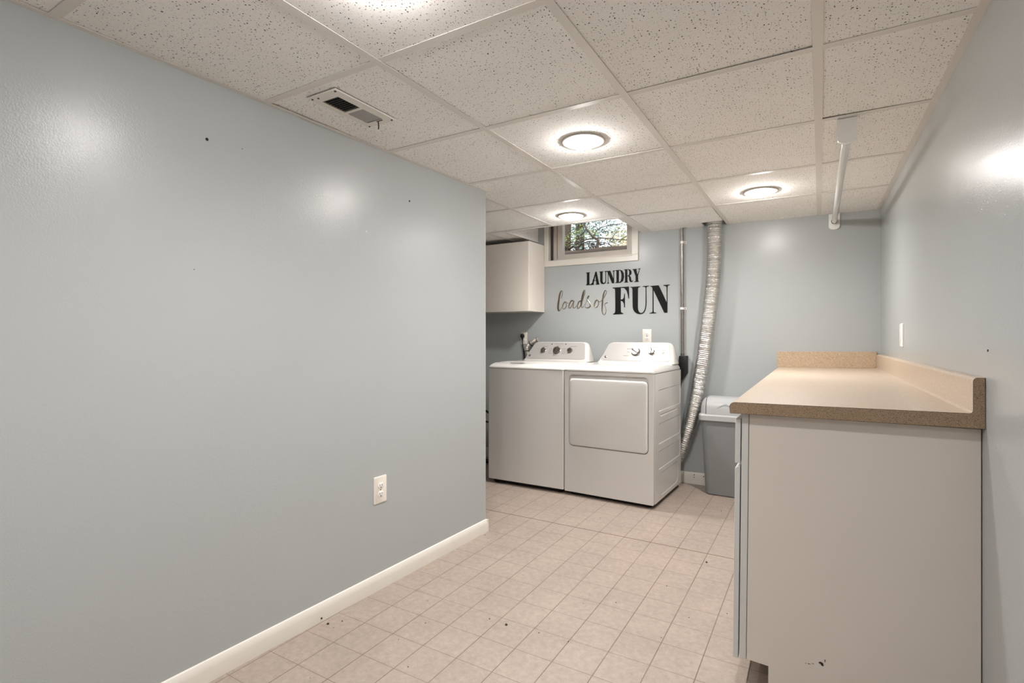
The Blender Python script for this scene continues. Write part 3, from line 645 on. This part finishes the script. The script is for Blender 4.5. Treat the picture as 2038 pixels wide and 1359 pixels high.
# ------------------------------------------------------------------ laundry machines (own frames: x right, y back)
DD = .665
def vloop(w, d, z, inset=0, r=.012, front=0, back=0):
    return [(x, y, z) for x, y in rrect(inset, front, w-inset, d-back, max(.004, r), 4)]
def machine_shell(t, w, dryer):
    b = B(); loft(b, [vloop(w-.004, DD, .032, .003, .012, .018), vloop(w-.004, DD, .922, .003, .012, .018)])
    obj('body', b, M['white_metal'], t, smooth=40, world=False)
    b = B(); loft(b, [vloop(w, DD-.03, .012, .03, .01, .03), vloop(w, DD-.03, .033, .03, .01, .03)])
    obj('foot_gap_shade', b, M['dark'], t, smooth=0, world=False)  # dark block put in for the shaded gap beneath the machine
    for x in (.05, w-.05):
        for y in (.06, DD-.06):
            b = B(); lathe(b, [(.02, 0), (.022, .006), (.014, .014), (.010, .016), (.010, .033)], 14, (x, y, 0)); obj('foot', b, M['black'], t, world=False)
    b = B()
    L = []
    for z, ins, fr in ((.9245, -.001, -.003), (.930, -.002, -.005), (.938, .000, -.003), (.947, .005, .008), (.956, .011, .026), (.9635, .017, .048), (.968, .022, .072), (.9685, .03, .085)):
        L.append(vloop(w, DD-.004, z, ins, .02, fr))
    loft(b, L); obj('top_cover', b, M['white_metal'], t, smooth=50, world=False)
    # console: a wedge with rounded shoulders
    b = B(); prof = []
    def shell(u0, u1, z, yf, ybk, r):    # one horizontal slice
        return [(x, y, z) for x, y in rrect(u0, yf, u1, ybk, r, 4)]
    L = []
    for z, a, c, yf, r in ((.967, .034, w-.006, .505, .02), (.99, .046, w-.011, .5175, .03), (1.04, .068, w-.022, .546, .035), (1.085, .084, w-.034, .571, .04), (1.11, .094, w-.044, .586, .04), (1.123, .108, w-.060, .597, .03), (1.130, .128, w-.082, .609, .02), (1.132, .15, w-.106, .622, .012)):
        L.append(shell(a, c, z, yf, DD-.002, r))
    loft(b, L); obj('console', b, M['white_metal'], t, smooth=50, world=False)
def panel_point(x, z, off=0.0):
    f = (z-.985)/.14
    return Vector((x, .5145+f*.080, z))+Vector((0, -.868, .496))*off
def control_panel(t, x0, x1, x2, x3):
    b = B()
    pts = []
    z0, z1 = .984, 1.124
    def mp(u, v):
        z = z0+(z1-z0)*v; a = x0+(x2-x0)*v; c = x1+(x3-x1)*v
        bow = .004*(1-(2*u-1)**2)*v
        return a+(c-a)*u, z+bow
    out = [mp(u, v) for u, v in rrect(0, 0, 1, 1, .085, 5)]
    loft(b, [[panel_point(x, z, -.006) for x, z in out], [panel_point(x, z, .0022) for x, z in out]])
    return obj('control_panel', b, M['panel_grey'], t, smooth=30, world=False)
NV = Vector((0, -.868, .496)); UV = Vector((0, .496, .868))
def disc_on_panel(bm, x, z, prof, off=.002, seg=28):
    c = panel_point(x, z, off); loops = []
    for r, h in prof:
        loops.append([c+Vector((1, 0, 0))*max(r, 1e-5)*math.cos(2*PI*k/seg)+UV*max(r, 1e-5)*math.sin(2*PI*k/seg)+NV*h for k in range(seg)])
    loft(bm, loops)
def knob(t, x, z, r, ang):
    b = B(); disc_on_panel(b, x, z, [(r*1.06, 0), (r*1.05, .003), (r*.97, .004), (r*.90, .017), (r*.84, .02), (0, .02)])
    k_ = obj('knob', b, M['chrome_dark'], t, smooth=40, world=False)
    b = B(); c = panel_point(x, z, .002); d = Vector((1, 0, 0))*math.cos(ang)+UV*math.sin(ang); e = Vector((1, 0, 0))*-math.sin(ang)+UV*math.cos(ang)
    loft(b, [[c+d*r*.9*sx_+e*r*.17*sy_+NV*h for sx_, sy_ in ((-1, -1), (1, -1), (1, 1), (-1, 1))] for h in (.018, .030)])
    bevel(b, .0015, 2); obj('grip', b, M['chrome'], k_, smooth=40, world=False)
def dot(t, x, z, r, name, mat):
    b = B(); disc_on_panel(b, x, z, [(r, 0), (r, .0025), (r*.8, .0035), (0, .0038)], seg=20); return obj(name, b, mat, t, smooth=40, world=False)
def badge(t, x, z, r):
    o_ = dot(t, x, z, r, 'badge', M['chrome_dark']); o_['label'] = 'round dark maker emblem'
    b = B()
    c = panel_point(x, z, .006)
    P = [c+Vector((1, 0, 0))*r*.72*math.cos(a)*(1+.12*math.sin(3*a))+UV*r*.72*math.sin(a) for a in [2*PI*i/20 for i in range(21)]]
    tube(b, P, .0005, 6); P = [c+Vector((1, 0, 0))*r*u+UV*r*v for u, v in ((-.4, -.25), (-.15, .35), (-.05, -.1), (.12, .35), (.2, -.2), (.42, .15))]
    tube(b, spline(P, 4), .0005, 6); obj('emblem', b, M['panel_grey'], o_, smooth=60, world=False)
def prints(p, spec):
    for x, z, w, h in spec:
        b = B(); n = max(2, int(w/.004)); P = []
        lo = [panel_point(x-w/2+w*i/n, z, .0024) for i in range(n+1)]
        hi = [panel_point(x-w/2+w*i/n, z+h*(.45+.55*((i*7) % 3)/2), .0024) for i in range(n+1)]
        for i in range(n): b.faces.new([b.verts.new(v) for v in (lo[i], lo[i+1], hi[i+1], hi[i])])
        bmesh.ops.remove_doubles(b, verts=b.verts, dist=1e-6)
        obj('printed_mark', b, M['mark'], p, smooth=0, world=False)

WW = .669
wash = thing('washing_machine', 'white top-load washing machine with three knobs, left of the dryer', 'washing machine', (-2.332, 3.478, 0), math.radians(.7))
machine_shell(wash, WW, False)
b = B()
loft(b, [[(x, y, .036) for x, y in rrect(0, 0, WW, .03, .009, 4)], [(x, y, .9225) for x, y in rrect(0, 0, WW, .03, .009, 4)]])
obj('front_panel', b, M['white_metal'], wash, smooth=40, world=False)
b = B()                                                            # lid with its finger scoop
lidL = []
for z, ins in ((.966, 0), (.9715, .001), (.9735, .006)):
    lidL.append([(x, y, z) for x, y in rrect(.05+ins, .078+ins, WW-.05-ins, .492-ins, .03, 5)])
loft(b, lidL); lid = obj('lid', b, M['white_metal'], wash, smooth=40, world=False)
b = B()
def front_pt(x, s, off=0):        # a point on the rolled front edge of the top cover (s: 0 low .. 1 high)
    Z = [(.938, -.003), (.947, .008), (.956, .026), (.9635, .048), (.968, .072)]
    f = s*(len(Z)-1); i = min(int(f), len(Z)-2); f -= i
    z = Z[i][0]+(Z[i+1][0]-Z[i][0])*f; y = Z[i][1]+(Z[i+1][1]-Z[i][1])*f
    return Vector((x, y, z))+Vector((0, -.7, .7))*off
hx0, hx1 = .155, .315
U = [i/14 for i in range(15)]
top = [front_pt(hx0+(hx1-hx0)*u, .96, .0012) for u in U]
bot = [front_pt(hx0+(hx1-hx0)*u, .96-.52*min(1, 2.6*min(u, 1-u)+.001)**.8, .0012) for u in U]
for i in range(14): b.faces.new([b.verts.new(v) for v in (top[i], bot[i], bot[i+1], top[i+1])])
bmesh.ops.remove_doubles(b, verts=b.verts, dist=1e-5)
o = obj('handle_scoop', b, M['panel_grey'], lid, smooth=40, world=False); o['label'] = 'grey finger scoop at the front of the lid'
b = B(); loft(b, [[front_pt(hx0+.018, .93, .002), front_pt(hx1-.012, .93, .002), front_pt(hx1-.02, .82, .002), front_pt(hx0+.03, .82, .002)], [front_pt(hx0+.018, .93, .003), front_pt(hx1-.012, .93, .003), front_pt(hx1-.02, .82, .003), front_pt(hx0+.03, .82, .003)]])
obj('shadow_gap', b, M['dark'], lid, smooth=0, world=False)
p = control_panel(wash, .058, .629, .120, .600)
knob(wash, .222, 1.056, .0225, math.radians(55)); knob(wash, .352, 1.057, .0335, math.radians(62)); knob(wash, .476, 1.057, .0225, math.radians(50))
dot(wash, .29, 1.112, .006, 'indicator', M['chrome_dark']); dot(wash, .424, 1.112, .006, 'indicator', M['chrome_dark'])
badge(wash, .096, 1.012, .011)
prints(p, [(.357, 1.112, .085, .004), (.230, 1.088, .05, .004), (.362, 1.0965, .028, .003), (.50, 1.090, .06, .0045)]+[(.287, 1.029+.0135*i, .03, .004) for i in range(4)]+[(.418, 1.029+.0135*i, .032, .004) for i in range(4)]+[(.345, 1.013, .04, .004), (.508, 1.046, .008, .003), (.511, 1.057, .008, .003)])

WD = .6775
dry = thing('dryer', 'white front-load clothes dryer with two knobs, beside the foil duct', 'dryer', (-1.655, 3.492, 0), math.radians(-2.2))
machine_shell(dry, WD, True)
# front plate with the door recess
b = B()
outer = rrect(0, .030, WD, .9225, .006, 3); hole = rrect(.036, .371, .642, .899, .032, 6)
f = holed(b, outer, [hole], lambda x, z: (x, 0, z))
inn = rrect(.039, .374, .639, .893, .03, 6)
vb = [b.verts.new((x, .0185, z)) for x, z in inn]
for i in range(len(vb)): b.faces.new((f[1][i], f[1][(i+1) % len(vb)], vb[(i+1) % len(vb)], vb[i]))
b.faces.new(vb)
vo = [b.verts.new((x+(.002 if x < .1 else -.002)*0, .018, z)) for x, z in outer]
for i in range(len(vo)): b.faces.new((f[0][i], f[0][(i+1) % len(vo)], vo[(i+1) % len(vo)], vo[i]))
es = [e for e in b.edges if abs(e.verts[0].co.x-WD) < .004 and abs(e.verts[1].co.x-WD) < .004 and e.verts[0].co.y < 1e-6 and e.verts[1].co.y < 1e-6]
obj('front_panel', b, M['white_metal'], dry, smooth=40, world=False)
b = B()
L = []
for y, ins, dz in ((.0195, .003, 0), (.012, 0, 0), (.0, 0, 0), (-.006, .0015, 0), (-.0105, .006, 0), (-.0125, .014, 0)):
    L.append([(x, y, z) for x, z in rrect(.0400+ins, .3755+ins, .6372-ins, .870-ins, .029, 6)])
loft(b, L); obj('door', b, M['white_metal'], dry, smooth=50, world=False)
# embossed side panel: bands, each with one pressed-in field
b = B()
Ya, Yb = .022, DD-.004
fields = [((.034, .237), rrect(.125, .060, .590, .222, .055, 6)), ((.237, .404), rrect(.085, .252, .645, .380, .03, 6)), ((.404, .595), rrect(.085, .428, .645, .572, .03, 6)),
          ((.595, .6445), rrect(.14, .618, .56, .634, .007, 6)), ((.6445, .921), rrect(.085, .655, .645, .808, .03, 6))]
def fc(vs):
    u = []
    for v in vs:
        if v not in u: u.append(v)
    if len(u) > 2: b.faces.new(u)
for (za, zb), hl in fields:
    cor = [b.verts.new((WD+.0035, y, z)) for y, z in ((Yb, za), (Yb, zb), (Ya, zb), (Ya, za))]
    n = len(hl); q = n//4
    cy = sum(p_[0] for p_ in hl)/n; cz = sum(p_[1] for p_ in hl)/n
    hy = max(p_[0] for p_ in hl)-cy; hz = max(p_[1] for p_ in hl)-cz; ins = min(.0055, hz*.45)
    H_ = [b.verts.new((WD+.0035, y, z)) for y, z in hl]
    I_ = [b.verts.new((WD+.0008, cy+(y-cy)*(1-ins/hy), cz+(z-cz)*(1-ins/hz))) for y, z in hl]
    for i in range(n):
        j = (i+1) % n
        fc([cor[i//q], cor[j//q], H_[j], H_[i]]); fc([H_[i], H_[j], I_[j], I_[i]])
    b.faces.new(I_)
bmesh.ops.remove_doubles(b, verts=b.verts, dist=1e-6)
rim_ = [e_ for e_ in b.edges if len(e_.link_faces) == 1]
ex = bmesh.ops.extrude_edge_only(b, edges=rim_)
bmesh.ops.translate(b, verts=[v for v in ex['geom'] if isinstance(v, bmesh.types.BMVert)], vec=(-.0065, 0, 0))
obj('side_panel', b, M['white_metal'], dry, smooth=0, world=False)
p = control_panel(dry, .062, .641, .113, .612)
knob(dry, .353, 1.054, .0345, math.radians(150)); knob(dry, .483, 1.055, .0235, math.radians(95))
dot(dry, .574, 1.053, .0105, 'start_button', M['panel_grey']); badge(dry, .106, 1.012, .011)
prints(p, [(.29, 1.076, .034, .005), (.29, 1.052, .026, .004), (.275, 1.021, .044, .005), (.418, 1.078, .036, .005), (.424, 1.046, .04, .005), (.487, 1.089, .066, .005), (.574, 1.068, .026, .004), (.396, 1.07, .006, .004), (.40, 1.059, .006, .004)])

# ------------------------------------------------------------------ waste bin
t = thing('waste_bin', 'grey plastic waste bin with a lighter swing lid between dryer and counter', 'bin', (-.6, 4.115, 0))
bx = lambda x0, y0, x1, y1, z, r: [(x, y, z) for x, y in rrect(x0, y0, x1, y1, r, 6)]
b = B(); loft(b, [bx(-.735, 4.04, -.465, 4.20, .001, .035), bx(-.752, 4.024, -.448, 4.215, .006, .05), bx(-.755, 4.022, -.445, 4.217, .05, .05), bx(-.776, 4.004, -.424, 4.228, .54, .045), bx(-.776, 4.004, -.424, 4.228, .566, .045)])
obj('bin_body', b, M['bin_body'], t, smooth=50)
b = B(); loft(b, [bx(-.786, 3.994, -.414, 4.236, .553, .03), bx(-.792, 3.988, -.408, 4.242, .558, .035), bx(-.793, 3.987, -.407, 4.243, .592, .035), bx(-.787, 3.993, -.413, 4.237, .602, .035), bx(-.77, 4.01, -.43, 4.22, .604, .03)])
obj('rim', b, M['bin_lid'], t, smooth=28)
def barrel(x, s, n=14, k=1.0):
    yc_, hy = 4.115, .122*k; H_ = .126*k
    return [(x, yc_-hy*s*math.copysign(abs(math.cos(a))**.55, math.cos(a)), .602+H_*s*math.sin(a)**.7) for a in [PI*i/n for i in range(n+1)]]
def hood(x0, x1, sgn):
    b = B(); sts = [(x0, .30), (x0+sgn*.004, .52), (x0+sgn*.012, .70), (x0+sgn*.024, .84), (x0+sgn*.038, .94), (x1, 1.0)]
    loft(b, [barrel(x, s) for x, s in sts]); return b
hd = obj('lid_hood', hood(-.786, -.738, 1), M['bin_lid'], t, smooth=50)
obj('lid_hood', hood(-.414, -.462, -1), M['bin_lid'], t, smooth=50)
b = B(); loft(b, [barrel(-.739, 1, k=.955), barrel(-.461, 1, k=.955)]); obj('slit_shade_core', b, M['black'], t, smooth=50)  # black barrel added so the lid slits show the shade inside
b = B(); loft(b, [barrel(-.7335, .995), barrel(-.4665, .995)]); fl = obj('swing_flap', b, M['bin_lid'], t, smooth=50)
b = B(); P = []
for i in range(13):
    u = i/12; x = -.665+.13*u; P.append((x, .043*math.sin(PI*u)**.7+.635))
q = barrel(0, .995, 60)
def on_flap(x, z):
    y = min(q, key=lambda p_: abs(p_[2]-z)+(9 if p_[1] > 4.115 else 0))[1]; return Vector((x, y-.0012, z))
for i in range(12):
    u0, u1 = i/12, (i+1)/12
    lo0, lo1 = .645+.026*math.sin(PI*u0), .645+.026*math.sin(PI*u1)
    b.faces.new([b.verts.new(on_flap(x, z)) for x, z in ((-.66+.12*u0, lo0), (-.66+.12*u1, lo1), (-.66+.12*u1, lo1+.010*math.sin(PI*u1)+.0005), (-.66+.12*u0, lo0+.010*math.sin(PI*u0)+.0005))])
bmesh.ops.remove_doubles(b, verts=b.verts, dist=1e-5)
obj('finger_notch', b, M['bin_body'], fl, smooth=50)

# ------------------------------------------------------------------ base cabinet and countertop along the right wall
CY0, CY1 = 1.852, 4.245
CT0 = 1.8215
def cx(x, y, z): return x-.0085*(.92-z)/.8-.007*(y-CY0)
cab = thing('base_cabinet', 'long pale grey base cabinet under the beige counter on the right', 'cabinet', (.08, 3.03, 0))
def cloop(pts, y): return [(cx(x, y, z) if x < .2 else x+(xr(y)-xr(CY0)), y, z-(.0085*(y-CY0)/2.4 if z > .7 else 0)) for x, z in pts]
sp = [(-.2031, .9205), (-.2031, .1056), (-.1375, .1026), (-.1375, .0), (.3835, .0), (.3835, .9205)]
b = B(); loft(b, [cloop(sp, CY0+.002), cloop(sp, CY1)]); obj('body', b, M['cab'], cab, smooth=0)
b = B(); loft(b, [cloop([(-.2260, .1045), (-.2046, .1045), (-.2046, .9205), (-.2260, .9205)], y) for y in (CY0, CY1)])
bevel(b, .0012, 1); obj('face_frame', b, M['cabfront'], cab, smooth=0)
nb = 4; bw = (CY1-CY0)/nb
for i in range(nb):
    y0, y1 = CY0+bw*i+(.003 if i else .001), CY0+bw*(i+1)-.003
    b = B(); loft(b, [cloop([(-.2460, .7535), (-.2293, .7535), (-.2293, .9), (-.2460, .9)], y) for y in (y0, y1)])
    bevel(b, .0012, 1); obj('drawer', b, M['cabfront'], cab, smooth=0)
    b = B(); loft(b, [cloop([(-.2460, .101), (-.2293, .101), (-.2293, .7455), (-.2460, .737)], y) for y in (y0, y1)])
    bevel(b, .0012, 1); obj('door', b, M['cabfront'], cab, smooth=0)
b = B(); loft(b, [cloop([(-.1385, .0), (-.1345, .0), (-.1345, .1), (-.1385, .1)], y) for y in (CY0+.03, CY1)]); obj('toe_kick', b, M['toe_shade'], cab, smooth=0)
b = B()
for x, z, rx_, rz_ in ((.002, .160, .008, .004), (.006, .155, .005, .005), (-.03, .147, .005, .0012), (-.039, .146, .002, .001), (.013, .170, .0015, .006), (-.02, .151, .004, .0008)):
    A = [(x+rx_*math.cos(2*PI*i/9)*random.uniform(.6, 1), CY0+.0017, z+rz_*math.sin(2*PI*i/9)*random.uniform(.6, 1)) for i in range(9)]
    loft(b, [A, [(p_[0], p_[1]-.0006, p_[2]) for p_ in A]])
o = obj('scuff_mark', b, M['debris'], cab, smooth=0); o['label'] = 'small dark scuff low on the end panel'

top = thing('countertop', 'beige speckled laminate countertop with raw brown end along the right wall', 'countertop', (.06, 3.03, .92))
def prof(y):
    f = (y-CT0)/(CY1-CT0); s = -.017*f; dz = -.0075*f
    xw = xr(y)-.0008; xi = .360+(xw-xr(CT0))+.0008
    P = [(-.2590, .9226)]
    for a in range(0, 91, 15):                                      # rolled nosing
        t_ = math.radians(180-a); P.append((-.2435+.0175*math.cos(t_), .9425+.0175*math.sin(t_)))
    P = [(x+s, z) for x, z in P]
    zt = .9672
    for a in range(0, 91, 18):                                      # cove
        t_ = math.radians(-90+a); P.append((xi-.008+.008*math.cos(t_), zt+.008+.008*math.sin(t_)))
    for a in range(0, 91, 18):
        t_ = math.radians(180-a); P.append((xi+.011+.011*math.cos(t_), 1.0537+.011*math.sin(t_)))
    P += [(xw, 1.0650), (xw, .9262)]
    return [(x, y, z+dz) for x, z in P]
PR0, PR1 = prof(CT0), prof(4.262)
b = B(); V = loft(b, [PR0, PR1])
for f_ in b.faces:
    if len(f_.verts) > 4 and f_.calc_center_median().y < CT0+.01: f_.material_index = 1
obj('slab', b, [M['laminate'], M['kraft']], top, smooth=40)
n_ = len(PR0); INS = []
for i in range(n_):
    a, c = Vector((PR0[i-1][0], PR0[i-1][2])), Vector((PR0[(i+1) % n_][0], PR0[(i+1) % n_][2]))
    d_ = (c-a).normalized(); INS.append((PR0[i][0]+d_.y*.0011, CT0, PR0[i][2]-d_.x*.0011))
b = B()
cxm = Vector((.05, 0, .95))
loft(b, [[(x, CT0-.0006, z) for x, y, z in INS], [(x, CT0, z) for x, y, z in INS]])
o = obj('exposed_core', b, M['chipboard'], top, smooth=0); o['label'] = 'raw brown particle-board end'
b = B()
prism(b, [(-.277, yb(-.277)-.021), (.3375, yb(.33)-.021), (.3375, yb(.33)-.001), (-.277, yb(-.277)-.001)], .9525, 1.0675, 'z')
for v in b.verts:
    if v.co.x > 0: v.co.z += .006
bevel(b, .0012, 1); obj('end_splash', b, M['laminate_raw'], top, smooth=0)

# ------------------------------------------------------------------ crumbs on the floor
b = B()
for x, y in [(-1.275, 3.059), (-.513, 2.803), (-.627, 2.443), (-.568, 2.401), (-.904, 2.1), (-.782, 2.179), (-.476, 2.215), (-.342, 2.328), (-1.11, 1.788), (-.842, 1.809), (-1.722, 2.535), (-1.677, 2.503), (-.715, 3.948), (-.578, 3.677), (-1.194, 1.791), (-.538, 2.014), (-.968, 1.804), (-1.239, 3.15),
             (-1.746, 1.43), (-1.704, 1.423), (-1.515, 1.776), (-1.405, 1.634), (-1.419, 1.493), (-1.272, 1.386), (-1.712, 1.473), (-1.522, 1.173), (-.98, 3.46)]:
    s = random.uniform(.0014, .0032)
    if (x, y) in ((-1.746, 1.43), (-1.11, 1.788), (-.513, 2.803)): s = .006
    lathe(b, [(s*.8, 0), (s, s*.3), (s*.5, s*.8), (0, s)], 6, (x, y, .0008))
o = obj('floor_crumbs', b, M['debris'], smooth=0); tag(o, 'scattered dark crumbs on the beige vinyl floor', 'crumbs', None, 'stuff')

# ------------------------------------------------------------------ daylight, camera, view
w = bpy.data.worlds.new('sky'); bpy.context.scene.world = w; w.use_nodes = True
bg = w.node_tree.nodes['Background']; bg.inputs[0].default_value = (.94, .97, 1, 1); bg.inputs[1].default_value = SKY
sl = bpy.data.lights.new('sun', 'SUN'); sl.energy = SUN; sl.angle = math.radians(2); sl.color = (1, .95, .86)
so = bpy.data.objects.new('sun', sl); C.objects.link(so); so.rotation_euler = (math.radians(38), math.radians(18), 0)
cd = bpy.data.cameras.new('camera'); cam = bpy.data.objects.new('camera', cd); C.objects.link(cam)
cam.location = (0, 0, CAM); cam.rotation_euler = (PI/2, 0, .5214)
cd.sensor_fit = 'HORIZONTAL'; cd.sensor_width = 36; cd.lens = 36*1026.26/2038
cd.shift_x = -(1042.72-1019)/2038; cd.shift_y = (670.59-679.5)/2038; cd.clip_start = .02
s = bpy.context.scene; s.camera = cam
s.view_settings.view_transform = 'Standard'; s.view_settings.look = 'None'
s.view_settings.gamma = 1; s.view_settings.use_curve_mapping = False; s.view_settings.exposure = EXPO
